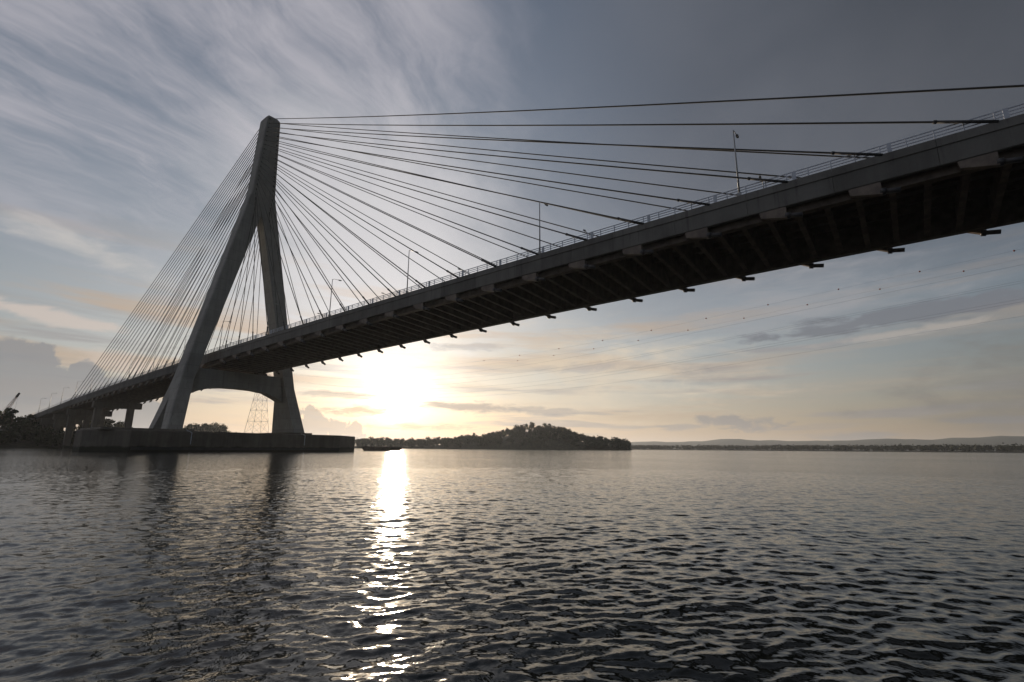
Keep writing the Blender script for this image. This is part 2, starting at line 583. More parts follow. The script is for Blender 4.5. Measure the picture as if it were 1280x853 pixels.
# ------------------------------------------------------------------ water
def build_water():
    rng = np.random.default_rng(11)
    r = [0.8]
    while r[-1] < 14000:
        q = 1.0055 if r[-1] < 45 else (1.010 if r[-1] < 260 else 1.035)
        r.append(r[-1] * q)
    r = np.array(r)
    half = R(58)
    na = 760
    fan = np.linspace(-half, half, na)
    rest = np.linspace(half, 2 * math.pi - half, 110)[1:-1]
    ang = AZ - np.concatenate([fan, rest])
    nA = len(ang)
    RR, AA = np.meshgrid(r, ang, indexing='ij')
    X = CAM.x + RR * np.cos(AA)
    Y = CAM.y + RR * np.sin(AA)
    cell_r = np.gradient(r)[:, None] * np.ones((1, nA))
    da = np.abs(np.gradient(np.unwrap(ang)))
    da[na - 1:] = R(2.3)
    cell = np.maximum(cell_r, RR * da[None, :])
    Z = np.zeros_like(X)
    DX = np.zeros_like(X)
    DY = np.zeros_like(X)
    # calmer and rougher patches
    patch = (np.sin(X * 0.021 + Y * 0.037 + 1.0) + np.sin(X * 0.043 - Y * 0.029 + 2.2) + np.sin(X * 0.011 + Y * 0.013 + 0.4)) / 3
    patch = 1.0 + 0.22 * patch
    main = AZ + R(14)                       # waves run along the line of sight, a little across
    nw = 130
    lam = np.exp(rng.uniform(math.log(0.07), math.log(1.15), nw))
    rel = rng.normal(0, R(29), nw)
    ph = rng.uniform(0, 2 * math.pi, nw)
    for L, a_, p_ in zip(lam, rel, ph):
        k = 2 * math.pi / L
        d0, d1 = math.cos(main + a_), math.sin(main + a_)
        slope = 0.0152 * (1.35 if 0.11 < L < 0.42 else (0.95 if L <= 0.11 else 0.58))
        A = slope / k
        wgt = np.clip((L / cell - 2.2) / 2.0, 0, 1)
        rows = np.where(wgt.max(axis=1) > 0)[0]
        if len(rows) == 0:
            continue
        e = rows[-1] + 1
        sl = slice(0, e)
        th = k * (X[sl] * d0 + Y[sl] * d1) + p_
        amp = A * wgt[sl] * patch[sl]
        Z[sl] += amp * np.cos(th)
        DX[sl] -= 1.0 * amp * np.sin(th) * d0
        DY[sl] -= 1.0 * amp * np.sin(th) * d1
    V = np.stack([X + DX, Y + DY, Z], -1).reshape(-1, 3)
    nR = len(r)
    i = np.arange(nR - 1)[:, None]
    j = np.arange(nA)[None, :]
    j2 = (j + 1) % nA
    Q = np.stack([i * nA + j, i * nA + j2, (i + 1) * nA + j2, (i + 1) * nA + j], -1).reshape(-1, 4)
    Q = Q[:, ::-1]
    # disc under the boat
    me = numpy_mesh('river', V, Q, M['water'])
    o = put('water', me)
    o['kind'] = 'structure'
    ring = [(CAM.x + 0.9 * math.cos(t * math.pi / 16), CAM.y + 0.9 * math.sin(t * math.pi / 16), -0.05) for t in range(32)]
    return o


build_water()

# ------------------------------------------------------------------ the bridge
HW, Z0, KC, XM = 9.576, 36.27, 5e-5, 204.3


def zd(x):
    return Z0 - KC * (x - XM) ** 2


bridge = tag(empty('cable_stayed_bridge', (-2, 0, 0)),
             'long concrete cable-stayed road bridge with one inverted Y pylon standing in the river', 'bridge')
PX = -2.0
OFF = Vector((PX, 0, 0))


def bpart(name, mb, mat, smooth=False, bevel=0.0, parent=None):
    """a part of the bridge given in world metres"""
    mb.v = [(x - PX, y, z) for x, y, z in mb.v]
    return mb.build(name, mat, parent or bridge, smooth, None, bevel)


def pylon():
    zT, zj, zf, zk, hp = 131.6, 98.3, 89.7, 23.3, 6.0
    lev = [hp, 11.0, 15.0, 17.2, zk, 34.0, 50.0, 70.0, zf]
    def lerp(z, zs, vs): return float(np.interp(z, zs, vs))
    yo_z, yo_v = [6.0, 8.54, zk, zj, zT], [23.0, 22.45, 19.55, 4.45, 2.62]
    yi_z, yi_v = [6.0, 8.54, zk, zf], [18.5, 18.07, 15.54, 0.0]
    d_z, d_v = [6.0, 8.54, zk, 34, zj, zT], [8.7, 8.0, 3.8, 3.35, 2.35, 3.2]
    mb = MB()
    top = []
    for s in (-1, 1):
        rings = []
        for z in lev:
            yo, yi, dd = lerp(z, yo_z, yo_v), lerp(z, yi_z, yi_v), lerp(z, d_z, d_v)
            w = max(0.02, (17.2 - z) / (17.2 - hp) * dd * 0.52)
            n = max(0.0, min(2.6, (17.2 - z) * 0.55))
            c = 0.35
            ring = [(PX - dd + c, s * yo, z), (PX - w, s * yo, z), (PX - w * 0.9, s * (yo - n), z), (PX + w * 0.9, s * (yo - n), z), (PX + w, s * yo, z),
                    (PX + dd - c, s * yo, z), (PX + dd, s * (yo - c), z), (PX + dd, s * yi, z), (PX - dd, s * yi, z), (PX - dd, s * (yo - c), z)]
            rings.append(ring)
        mb.loft(rings, caps=False)
        mb.add(rings[0], [tuple(range(10))])
    rings = []
    for z in (zf, zj - 3, zj, zj + 3, 110, 120, zT - 0.9, zT):
        yo, dd = lerp(z, yo_z, yo_v), lerp(z, d_z, d_v)
        c = 0.35 if z < zT else 0.9
        e = 0.0 if z < zT else 0.35
        yo -= e; dd -= e
        rings.append([(PX - dd + c, -yo, z), (PX + dd - c, -yo, z), (PX + dd, -yo + c, z), (PX + dd, yo - c, z),
                      (PX + dd - c, yo, z), (PX - dd + c, yo, z), (PX - dd, yo - c, z), (PX - dd, -yo + c, z)])
    mb.loft(rings)
    p = bpart('pylon', mb, M['pylon'])
    # cross beam under the deck, haunched where it meets the legs
    mb = MB()
    xs = 2.4
    prof_top = [(-15.4, 27.6), (15.4, 27.6)]
    bot = [(-15.9, 18.6), (-13.4, 19.9), (-9.5, 21.2), (-5.0, 21.75), (0, 21.85), (5.0, 21.75), (9.5, 21.2), (13.4, 19.5), (15.9, 18.2)]
    ring = [(y, z) for y, z in bot] + [(14.2, 27.6), (-14.2, 27.6)]
    mb.loft([[(PX - xs, y, z) for y, z in ring], [(PX + xs, y, z) for y, z in ring]])
    bpart('cross_beam', mb, M['pylon'], parent=p)
    # bearings that carry the deck on the beam
    for y in (-8.6, 8.6):
        bpart('bearing', MB().box(PX - 1.2, PX + 1.2, y - 1.0, y + 1.0, 27.6, 28.5), M['pier'], parent=p)
    # top platform: parapet, hatch and beacon seen as bumps on the skyline
    bpart('hatch', MB().box(PX - 1.3, PX + 1.2, -1.1, 0.2, zT, zT + 1.1), M['pylon'], parent=p)
    b = MB().tube((PX - 0.5, -0.6, zT + 1.1), (PX - 0.5, -0.6, zT + 1.7), 0.28, 0.28, 8)
    b.ball((PX - 0.5, -0.6, zT + 1.9), 0.36)
    bpart('beacon', b, M['guide'], parent=p)
    # inspection door high on the far leg's inner face, seen as a dark opening
    dz = 83.5
    yi = lerp(dz, yi_z, yi_v)
    return p


PYLON = pylon()


def octagon(x, xc, y0, y0c, y1, y1c, z):
    return [(PX - xc, y0, z), (PX + xc, y0, z), (PX + x, y0c, z), (PX + x, y1c, z), (PX + xc, y1, z), (PX - xc, y1, z), (PX - x, y1c, z), (PX - x, y0c, z)]


def pile_cap():
    mb = MB()
    mb.loft([octagon(16, 4.0, -41.8, -33.5, 48.0, 33.0, z) for z in (-1.2, 5.85)] + [octagon(15.8, 3.9, -41.6, -33.4, 47.8, 32.9, 6.1)])
    cap = bpart('pile_cap', mb, M['cap'], bevel=0.06)
    for y0, y1, c in ((-39.5, -16.0, 0), (13.5, 24.0, 0)):
        mb = MB()
        mb.loft([[(PX - 11.5, y0, z), (PX + 11.5, y0, z), (PX + 11.5, y1, z), (PX - 11.5, y1, z)] for z in (6.104, 6.75)])
        bpart('plinth', mb, M['cap'], bevel=0.08, parent=cap)
    for y in (-18.2, 18.6):
        mb = MB().tube((PX + 16.15, y, 2.2), (PX + 16.15, y, 5.7), 0.11, 0.11, 8)
        mb.tube((PX + 16.15, y, 5.7), (PX + 15.4, y - 1.2, 6.3), 0.11, 0.11, 8)
        bpart('drain_pipe', mb, M['rail'], parent=cap)
    # rubbing timber along the front, just above the water
    bpart('fender_beam', MB().box(PX + 16.0, PX + 16.45, -33.0, 32.6, 0.5, 1.3), M['guide'], parent=cap)
    return cap


CAP = pile_cap()


def along(prof, x0, x1, step):
    """profile (y, dz below/above deck level) swept along the deck's vertical curve"""
    n = max(1, round(abs(x1 - x0) / step))
    return [[(x, y, zd(x) + z) for y, z in prof] for x in np.linspace(x0, x1, n + 1)]


XA, XB = -430.0, 330.0
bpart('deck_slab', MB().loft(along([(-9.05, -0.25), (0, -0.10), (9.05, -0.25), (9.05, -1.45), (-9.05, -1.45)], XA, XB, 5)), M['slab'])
bpart('road_surface', MB().loft(along([(-8.2, -0.22), (0, -0.094), (8.2, -0.22), (8.2, -0.225), (0, -0.099), (-8.2, -0.225)], XA, XB, 5)), M['asphalt'])
for s, gb in ((-1, -4.45), (1, -5.65)):
    bpart('main_girder', MB().loft(along([(s * 8.05, -1.454), (s * 8.65, -1.454), (s * 8.65, gb + 0.1), (s * 8.9, gb + 0.1), (s * 8.9, gb), (s * 7.8, gb), (s * 7.8, gb + 0.1), (s * 8.05, gb + 0.1)], XA, XB, 5)), M['steel'])
for y in (-5.2, -1.8, 1.8, 5.2):
    bpart('stringer', MB().loft(along([(y - 0.2, -1.454), (y + 0.2, -1.454), (y + 0.2, -2.4), (y - 0.2, -2.4)], -205, XB, 5)), M['steel'])

# fascia of precast panels, ten metres each: sloping upper band over a plain lower band
STN = [7.78 + 10.0 * k for k in range(21)]                 # stay stations on the main-span side of the pylon
BST = [-11.8 - 9.6 * k for k in range(21)]                 # and on the backspan
def fascia(s, xa, xb):
    prof = [(9.06, -0.02), (9.42, 0.0), (9.60, -0.14), (9.74, -1.16), (9.62, -1.24), (9.62, -3.36), (9.50, -3.46), (9.06, -3.46)]
    return MB().loft([[(x, s * y, zd(x) + z) for y, z in prof] for x in (xa, (xa + xb) / 2, xb)])
for s in (-1, 1):
    x = -427.22
    while x < 300:
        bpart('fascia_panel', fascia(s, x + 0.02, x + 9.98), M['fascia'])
        x += 10.0

# steel floor beams under the slab
me_beam = MB()
me_beam.add([(x_, y_, z_) for x_ in (-0.03, 0.03) for y_, z_ in ((-8.0, -1.46), (8.0, -1.46), (8.0, -5.2), (-8.0, -4.15))],
            [(0, 1, 2, 3), (7, 6, 5, 4), (0, 4, 5, 1), (1, 5, 6, 2), (2, 6, 7, 3), (3, 7, 4, 0)])
me_beam.add([(x_, y_, z_ + dz_) for dz_ in (0.0, -0.09) for x_, y_, z_ in ((-0.34, -8.0, -4.15), (0.34, -8.0, -4.15), (0.34, 8.0, -5.2), (-0.34, 8.0, -5.2))],
            [(0, 1, 2, 3), (7, 6, 5, 4), (0, 4, 5, 1), (1, 5, 6, 2), (2, 6, 7, 3), (3, 7, 4, 0)])
beam_mesh = me_beam.mesh('floor_beam', M['steel'])
x = -205.0
nb = 0
while x < 262:
    put('floor_beam', beam_mesh, bridge, (x - PX, 0, zd(x)))
    x += 10.0 / 3
    nb += 1

# stays: each is a cable with a guide pipe at the deck, and an anchor block below the deck edge
cab_r, pipe_r = 0.122, 0.18
sides = [(STN, 1)] + [(BST, -1)]
wedge = {}
for stn, dirx in sides:
    for k, xk in enumerate(stn):
        zt = 91.4 + 1.93 * k
        yo = float(np.interp(zt, [89.7, 98.3, 131.6], [2.6, 3.2, 1.7]))
        dd = float(np.interp(zt, [89.7, 98.3, 131.6], [2.36, 2.3, 3.05]))
        for s in (-1, 1):
            a = Vector((PX + dirx * dd, s * yo, zt))
            b = Vector((xk, s * HW, zd(xk) - 0.1))
            L = (b - a).length
            sag = L * L * 0.000016
            pts = []
            for i in range(9):
                t = i / 8
                q = a.lerp(b, t)
                q.z -= 4 * sag * t * (1 - t)
                pts.append(q)
            c = bpart('stay_cable', MB().poly_tube(pts, cab_r * (1.0 if k > 4 else 0.9), 6), M['cable'], True)
            u = (pts[-2] - pts[-1]).normalized()
            g = MB().tube(b - u * 0.2, b + u * (2.4 + 0.14 * k), pipe_r, pipe_r, 8)
            g.tube(b + u * (2.4 + 0.14 * k), b + u * (2.7 + 0.14 * k), pipe_r * 1.25, pipe_r * 1.25, 8)
            bpart('guide_pipe', g, M['guide'], True, parent=c)
            g = MB().tube(a + (pts[1] - a).normalized() * 1.3, a, 0.17, 0.22, 8)
            bpart('pylon_socket', g, M['guide'], True, parent=c)
            # anchor block hung under the deck edge, its sloping plate follows the stay
            key = (k // 3, dirx, s)
            if key not in wedge:
                sl = max(0.30, min(0.95, 1.05 - 0.045 * (k // 3 * 3)))
                mb = MB()
                xa, xb = -3.6 * dirx, -0.4 * dirx
                y0, y1 = s * 8.92, s * 9.58
                zt0 = -3.50
                zb = -5.05 if s < 0 else -6.15
                mb.add([(xa, y0, zt0), (xb, y0, zt0), (xb, y0, zb), (xa * 0.96, y0, zt0 - 0.35 - (zt0 - zb) * 0.45 * (1 - sl)),
                        (xa, y1, zt0), (xb, y1, zt0), (xb, y1, zb), (xa * 0.96, y1, zt0 - 0.35 - (zt0 - zb) * 0.45 * (1 - sl))],
                       [(0, 1, 2, 3), (7, 6, 5, 4), (0, 4, 5, 1), (1, 5, 6, 2), (2, 6, 7, 3), (3, 7, 4, 0)])
                m1 = mb.mesh('anchor_block', M['anchor'])
                ang = math.atan(sl * 0.55)
                ux = Vector((dirx * math.cos(ang), 0, -math.sin(ang)))
                c0 = Vector((xb, s * 9.25, zb + 0.42 if s < 0 else zb + 0.2))
                mb = MB().tube(c0 - ux * 0.2, c0 + ux * 0.35, 0.44, 0.44, 10)
                mb.tube(c0 + ux * 0.35, c0 + ux * 1.75, 0.30, 0.30, 10)
                wedge[key] = (m1, mb.mesh('anchor_socket', M['socket'], True))
            m1, m2 = wedge[key]
            blk = put('anchor_block', m1, bridge, (xk - PX, 0, zd(xk)))
            put('anchor_socket', m2, blk)

# piers of the backspan and the approach
for i, px_ in enumerate((-146.0, -201.0, -236.0, -271.0, -306.0, -341.0, -376.0)):
    z1 = zd(px_) - 5.7
    capb = bpart('pier_cap', MB().box(px_ - 1.7, px_ + 1.7, -10.6, 10.6, z1 - 3.3, z1 - 0.004), M['pier'], bevel=0.1)
    for y in (-8.0, 6.0):
        for xo in ((-1.1,) if i else (-0.9,)):
            bpart('column', MB().box(px_ - 1.45, px_ + 1.45, y - 1.5, y + 1.5, -1.5, z1 - 3.304), M['pier'], bevel=0.12, parent=capb)

# ------------------------------------------------------------------ railings along both deck edges
rail_posts = [x for x in np.arange(-222.2, 262, 2.5)]
pm = MB().box(-0.06, 0.06, -0.05, 0.05, 0.0, 1.22).mesh('post', M['rail'])
wm = MB().box(-0.22, 0.22, -0.07, 0.07, 0.0, 1.26).mesh('wide_post', M['rail'])
for s, nm in ((-1, 'slim pale metal railing with three rails along the near edge of the bridge deck'),
              (1, 'slim pale metal railing along the far edge of the bridge deck, mostly hidden by it')):
    rl = tag(empty('railing', (0, s * 9.2, zd(0))), nm, 'railing', 'railings of the bridge deck')
    def rpart(name, mb):
        mb.v = [(x, y - s * 9.2, z - zd(0)) for x, y, z in mb.v]
        return mb.build(name, M['rail'], rl)
    for h, w in ((1.18, 0.055), (0.80, 0.045), (0.42, 0.045)):
        rpart('rail', MB().loft(along([(s * 9.2 - w, h - w), (s * 9.2 + w, h - w), (s * 9.2 + w, h + w), (s * 9.2 - w, h + w)], -430, 300, 4)))
    for x in rail_posts:
        put('post', pm, rl, (x, 0, zd(x) - zd(0)))
    for x in STN + BST:
        put('wide_post', wm, rl, (x + 0.9, 0, zd(x) - zd(0)))

# ------------------------------------------------------------------ street lamps
def make_lamp(s):
    base = MB().box(-0.22, 0.22, -0.22, 0.22, 0, 0.5).mesh('base', M['lamp'])
    pole = MB().tube((0, 0, 0.5), (0, 0, 10.3), 0.13, 0.075, 8).mesh('pole', M['lamp'], True)
    arm = MB().poly_tube([(0, 0, 10.2), (0, -s * 0.5, 10.45), (0, -s * 1.9, 10.55)], 0.055, 6).mesh('arm', M['lamp'], True)
    hd = MB()
    hd.loft([[(-w, -s * y, z) for w, z in ((0.05 + q, 10.50), (-0.05 - q, 10.50))] + [(w, -s * y, z2) for w, z2 in ((0.05 + q, 10.66), (-0.05 - q, 10.66))]
             for y, q in ((1.75, 0.05), (2.0, 0.14), (2.5, 0.12), (2.7, 0.04))])
    head = hd.mesh('lamp_head', M['lamp'])
    lens = MB().box(-0.12, 0.12, min(-s * 2.45, -s * 2.0), max(-s * 2.45, -s * 2.0), 10.44, 10.497).mesh('lens', M['glass'])
    return base, pole, arm, head, lens


LAMPX = [206, 171.95, 138.04, 101.44, 70.27, 36, 2.5, -31, -64, -97, -130, -163, -196, -230, -263, -296]
ordn = ['first', 'second', 'third', 'fourth', 'fifth', 'sixth', 'seventh', 'eighth', 'ninth', 'tenth', 'eleventh', 'twelfth', 'thirteenth', 'fourteenth', 'fifteenth']
for s in (-1, 1):
    ms = make_lamp(s)
    for i, x in enumerate(LAMPX):
        if i == 0:
            continue
        if s < 0:
            lab = 'single-arm street lamp on the near deck edge, %s of its row from the right' % ordn[i - 1]
            if i == 1:
                lab = 'tallest looking street lamp on the near deck edge, rightmost of its row'
        else:
            lab = 'street lamp on the far deck edge, its head above the railing, %s from the right' % ordn[i - 1]
        l = tag(empty('street_lamp', (x, s * 9.3, zd(x) - 0.05)), lab, 'street lamp', 'street lamps along the bridge deck')
        for nme, me in zip(('base', 'pole', 'arm'), ms[:3]):
            put(nme, me, l)
        h = put('lamp_head', ms[3], l)
        put('lens', ms[4], h)

# ------------------------------------------------------------------ land
def in_frame_dir(a_deg, dist, z=0.0):
    """point at a compass offset (degrees right of the view axis) and a distance from the boat"""
    q = AZ - R(a_deg)
    return Vector((CAM.x + dist * math.cos(q), CAM.y + dist * math.sin(q), z))


def fbm(x, y, seed=0):
    v, a, f = 0.0, 1.0, 1.0
    for i in range(4):
        v += a * (math.sin(x * f * 1.3 + seed + i * 1.7 + 0.6 * math.sin(y * f * 0.9 + i)) * math.cos(y * f * 1.1 - seed * 0.7 + i * 2.3))
        a *= 0.5
        f *= 2.1
    return v


def land(name, a_list, heights, near, far, mat, seed, cross=10, rough=1.0, shore=2.0):
    """a strip of ground between two shore lines; heights(a) is the ridge height"""
    rows = []
    for a in a_list:
        n0 = near(a)
        f0 = far(a)
        row = []
        for j in range(cross + 1):
            t = j / cross
            dist = n0 + (f0 - n0) * t
            p = in_frame_dir(a, dist)
            prof = math.sin(math.pi * min(1, max(0, t))) ** 0.6
            h = heights(a) * prof * (1 + 0.12 * rough * fbm(p.x * 0.02, p.y * 0.02, seed)) + (-1.5 if j in (0, cross) else 0.3)
            row.append((p.x, p.y, h))
        rows.append(row)
    n = cross + 1
    vs = [p for r_ in rows for p in r_]
    fs = []
    for i in range(len(rows) - 1):
        for j in range(cross):
            fs.append((i * n + j, i * n + j + 1, (i + 1) * n + j + 1, (i + 1) * n + j))
    me = MB().add(vs, fs).mesh(name, mat, True)
    o = put(name, me)
    o['kind'] = 'structure'

    def zat(a, t):
        dist = near(a) + (far(a) - near(a)) * t
        p = in_frame_dir(a, dist)
        prof = math.sin(math.pi * t) ** 0.6
        p.z = heights(a) * prof * (1 + 0.12 * rough * fbm(p.x * 0.02, p.y * 0.02, seed)) + 0.3
        return p
    return o, zat


def pw(table):
    xs = [t[0] for t in table]
    ys = [t[1] for t in table]
    return lambda a: float(np.interp(a, xs, ys))


# ------------------------------------------------------------------ trees
def crown_arrays(seed, n_cards, w, h, card, lobes=8, flat=0.75):
    """leaf cards spread through a handful of clumps: crown of width w, height h, base at z=0"""
    rng = np.random.default_rng(seed)
    cen = []
    for i in range(lobes):
        t = rng.uniform(0.15, 0.95)
        rad = (w / 2) * math.sqrt(max(0.05, 1 - (2 * t - 0.9) ** 2)) * rng.uniform(0.2, 0.75)
        q = rng.uniform(0, 2 * math.pi)
        cen.append((rad * math.cos(q), rad * math.sin(q), t * h, rng.uniform(0.20, 0.36) * w))
    cen = np.array(cen)
    idx = rng.integers(0, lobes, n_cards)
    d = rng.normal(size=(n_cards, 3))
    d /= np.linalg.norm(d, axis=1)[:, None]
    rr = cen[idx, 3] * rng.uniform(0.35, 1.05, n_cards)
    P = cen[idx, :3] + d * rr[:, None] * np.array([1, 1, flat])
    nrm = d + rng.normal(size=(n_cards, 3)) * 0.7
    nrm /= np.linalg.norm(nrm, axis=1)[:, None]
    a = np.cross(nrm, rng.normal(size=(n_cards, 3)))
    a /= np.linalg.norm(a, axis=1)[:, None]
    b = np.cross(nrm, a)
    s = card * rng.uniform(0.6, 1.4, n_cards)[:, None]
    V = np.stack([P - a * s, P - b * s * 0.7, P + a * s, P + b * s * 0.7], 1).reshape(-1, 3)
    return V


def cards_mesh(name, V, mat):
    Q = np.arange(len(V)).reshape(-1, 4)
    return numpy_mesh(name, V, Q, mat, False)


def trunk_mesh(h, r, seed):
    rr = random.Random(seed)
    mb = MB()
    p = Vector((0, 0, -0.6))
    top = Vector((rr.uniform(-0.4, 0.4), rr.uniform(-0.4, 0.4), h * 0.55))
    mb.tube(p, top, r, r * 0.6, 7)
    for i in range(5):
        q = rr.uniform(0, 6.28)
        a = p.lerp(top, rr.uniform(0.6, 1.0))
        mb.tube(a, a + Vector((math.cos(q) * h * 0.2, math.sin(q) * h * 0.2, h * rr.uniform(0.15, 0.35))), r * 0.45, r * 0.15, 5)
    return mb.mesh('trunk', M['bark'], True)


KINDS = []
for i, (w, h, kind) in enumerate(((9, 7.5, 'a'), (11, 8.5, 'b'), (7.5, 9.0, 'a'), (8.0, 6.5, 'c'), (12, 7.0, 'b'), (6.5, 10.5, 'a'))):
    tall = h + 5.0
    V = crown_arrays(40 + i, 420, w, h, 0.62, 9 + i % 3)
    V[:, 2] += tall - h
    KINDS.append((trunk_mesh(tall, 0.32, i), cards_mesh('crown', V, M['leaf_' + kind])))


def tree(p, scale, k, label, group, rz=None, name='tree', sz=None):
    t = tag(empty(name, p, random.uniform(0, 6.28) if rz is None else rz), label, 'tree', group)
    t.scale = (scale, scale, scale * (sz or 1.0))
    put('trunk', KINDS[k][0], t)
    put('crown', KINDS[k][1], t)
    return t


def forest(name, pts, card, n_cards, mat, seed, wr=(7, 12), hr=(7, 11)):
    """a far wood that reads as one mass: one object"""
    rng = np.random.default_rng(seed)
    out = []
    for i, p in enumerate(pts):
        w, h = rng.uniform(*wr), rng.uniform(*hr)
        V = crown_arrays(seed * 1000 + i, n_cards, w, h, card, 6)
        V += np.array([p[0], p[1], p[2] + 1.5])
        out.append(V)
    o = put(name, cards_mesh(name, np.concatenate(out), mat))
    o['kind'] = 'stuff'
    return o


rnd = random.Random(5)
# near left bank, dark with trees, running under the approach spans
lb_h = pw([(-75, 17), (-46, 15), (-44, 14), (-42, 12), (-40, 9), (-38.5, 5), (-36, 3), (-33.5, 2.0)])
lb, lb_at = land('left_bank', list(np.linspace(-75, -33.5, 70)), lb_h, pw([(-75, 330), (-46, 400), (-38, 430), (-33.5, 520)]), pw([(-75, 900), (-46, 900), (-36, 760), (-33.5, 640)]), M['soil'], 1)
pts = []
for i in range(210):
    a = rnd.uniform(-62, -37.5)
    t = rnd.uniform(0.02, 0.5) ** 1.2
    p = lb_at(a, max(0.02, t))
    if abs(p.y) < 15 and a > -46:
        p.z -= 4.0
    pts.append(p)
for i in range(130):                                   # scrub down to the water and under the approach spans
    a = rnd.uniform(-60, -36.5)
    p = lb_at(a, rnd.uniform(0.006, 0.10))
    p.z = max(0.2, p.z - 5.5)
    pts.append(p)
forest('bank_forest', pts, 0.8, 130, M['leaf_a'], 3, (7, 12), (7, 11))
LOOK = ['round-headed', 'broad', 'tall round-headed', 'small', 'wide low-crowned', 'narrow tall']
def nth(k):
    return '%d%s' % (k, 'th' if 10 <= k % 100 <= 20 else {1: 'st', 2: 'nd', 3: 'rd'}.get(k % 10, 'th'))
n = 0
for i in range(46):
    a = -47.5 + i * 0.235 + rnd.uniform(-0.1, 0.1)
    t = rnd.uniform(0.06, 0.3)
    p = lb_at(a, t)
    if abs(p.y) < 16:
        continue
    n += 1
    k = rnd.randrange(6)
    tree(p, rnd.uniform(0.75, 1.25), k, 'dark %s tree on the left river bank, %s from the left' % (LOOK[k], nth(n)), 'trees on the left river bank')

# far bank seen under the deck behind the pylon
fb_h = pw([(-40, 10), (-34, 15), (-31, 17), (-29, 12), (-26, 8), (-22, 6), (-16, 4)])
fb, fb_at = land('far_bank', list(np.linspace(-40, -14.5, 50)), fb_h, pw([(-40, 700), (-14.5, 900)]), pw([(-40, 1250), (-14.5, 1150)]), M['soil'], 2)
pts = [fb_at(rnd.uniform(-39.5, -15), rnd.uniform(0.05, 0.5)) for _ in range(170)]
forest('far_bank_forest', pts, 0.9, 90, M['leaf_b'], 4, (8, 13), (8, 12))
for i in range(22):
    a = -33.6 + i * 0.19
    k = rnd.randrange(6)
    tree(fb_at(a, rnd.uniform(0.05, 0.2)), rnd.uniform(1.2, 1.6), k,
         'dark %s tree on the far bank between the pylon legs, %s from the left' % (LOOK[k], nth(i + 1)), 'trees on the far bank between the pylon legs')

# wooded island right of the sun
is_h = pw([(-17.5, 2), (-15, 5), (-13, 5), (-11.5, 4), (-9.5, 5), (-7, 8), (-5, 10), (-2.5, 15), (-0.3, 25), (1.2, 29), (2.8, 30), (4.5, 27), (6, 21), (7.5, 14), (9.5, 9.5), (11.3, 7), (12.6, 4), (13.3, 1.2)])
isl, is_at = land('island', list(np.linspace(-17.5, 13.4, 90)), is_h, pw([(-17.5, 900), (0, 780), (13.4, 800)]), pw([(-17.5, 980), (0, 1050), (13.4, 850)]), M['soil'], 3, 12)
pts = []
for i in range(420):
    a = rnd.uniform(-17, 13.2)
    t = rnd.uniform(0.02, 0.6)
    p = is_at(a, t)
    p.z -= 2.0
    pts.append(p)
forest('island_forest', pts, 1.0, 170, M['leaf_a'], 6, (10, 16), (9, 14))
for i in range(72):
    a = -16.8 + i * 0.413 + rnd.uniform(-0.12, 0.12)
    sc = rnd.uniform(0.8, 1.2)
    k = rnd.randrange(6)
    lab, grp = 'dark %s tree on the wooded island skyline, %s from its left end' % (LOOK[k], nth(i + 1)), 'trees on the wooded island'
    p = is_at(a, rnd.uniform(0.35, 0.55))
    p.z -= 1.5
    tree(p, sc, k, lab, grp)
tree(is_at(2.35, 0.5), 1.35, 2, 'highest tree on the wooded island, its round head above all others', None)
tree(is_at(0.55, 0.5), 1.25, 1, 'broad tree on the island ridge just left of its highest tree', None)
sp_ = is_at(-4.2, 0.5)
sp_.z -= 4.5
tree(sp_, 0.85, 5, 'thin spiky tree rising above the low left slope of the island', None, sz=1.75)

# low far shore and the hills beyond it
fs_h = pw([(8, 9), (72, 9)])
fsh, fs_at = land('far_shore', list(np.linspace(8, 72, 80)), pw([(8, 3), (72, 3)]), pw([(8, 1900), (30, 1500), (48, 1300), (72, 1200)]), pw([(8, 2600), (72, 1900)]), M['soil'], 5, 6)
pts = []
for i in range(1500):
    a = rnd.uniform(8.5, 71)
    pts.append(fs_at(a, rnd.uniform(0.02, 0.35)))
forest('far_shore_forest', pts, 1.7, 36, M['leaf_a'], 8, (14, 26), (8, 12))


def hills():
    rows = []
    al = np.linspace(-80, 80, 260)
    for a in al:
        ridge = 106 + 8 * math.sin(a * 0.11 + 2.2) + 7 * math.sin(a * 0.31 + 0.5) + 4 * math.sin(a * 0.9) + 2 * math.sin(a * 2.3 + 1)
        k = float(np.interp(a, [-80, -50, -20, 5, 12, 20, 34, 80], [0.6, 0.5, 0.3, 0.5, 0.9, 1.05, 1.15, 1.1]))
        row = []
        for t, hh in ((0, -0.02), (0.12, 0.25), (0.3, 0.55), (0.45, 0.8), (0.55, 0.97), (0.65, 1.0), (0.8, 0.7), (1.0, 0.0)):
            p = in_frame_dir(a, 5200 + 2200 * t)
            row.append((p.x, p.y, ridge * k * hh * (1 + 0.10 * fbm(p.x * 0.004, p.y * 0.004, 3)) - 0.5))
        rows.append(row)
    n = 8
    vs = [p for r_ in rows for p in r_]
    fs = [(i * n + j, i * n + j + 1, (i + 1) * n + j + 1, (i + 1) * n + j) for i in range(len(rows) - 1) for j in range(n - 1)]
    o = put('hills', MB().add(vs, fs).mesh('hills', M['hill'], True))
    o['kind'] = 'structure'


hills()

# ------------------------------------------------------------------ power crossing: lattice tower, marked earth wires, conductors
TW = Vector((-372.0, 179.0, 1.5))


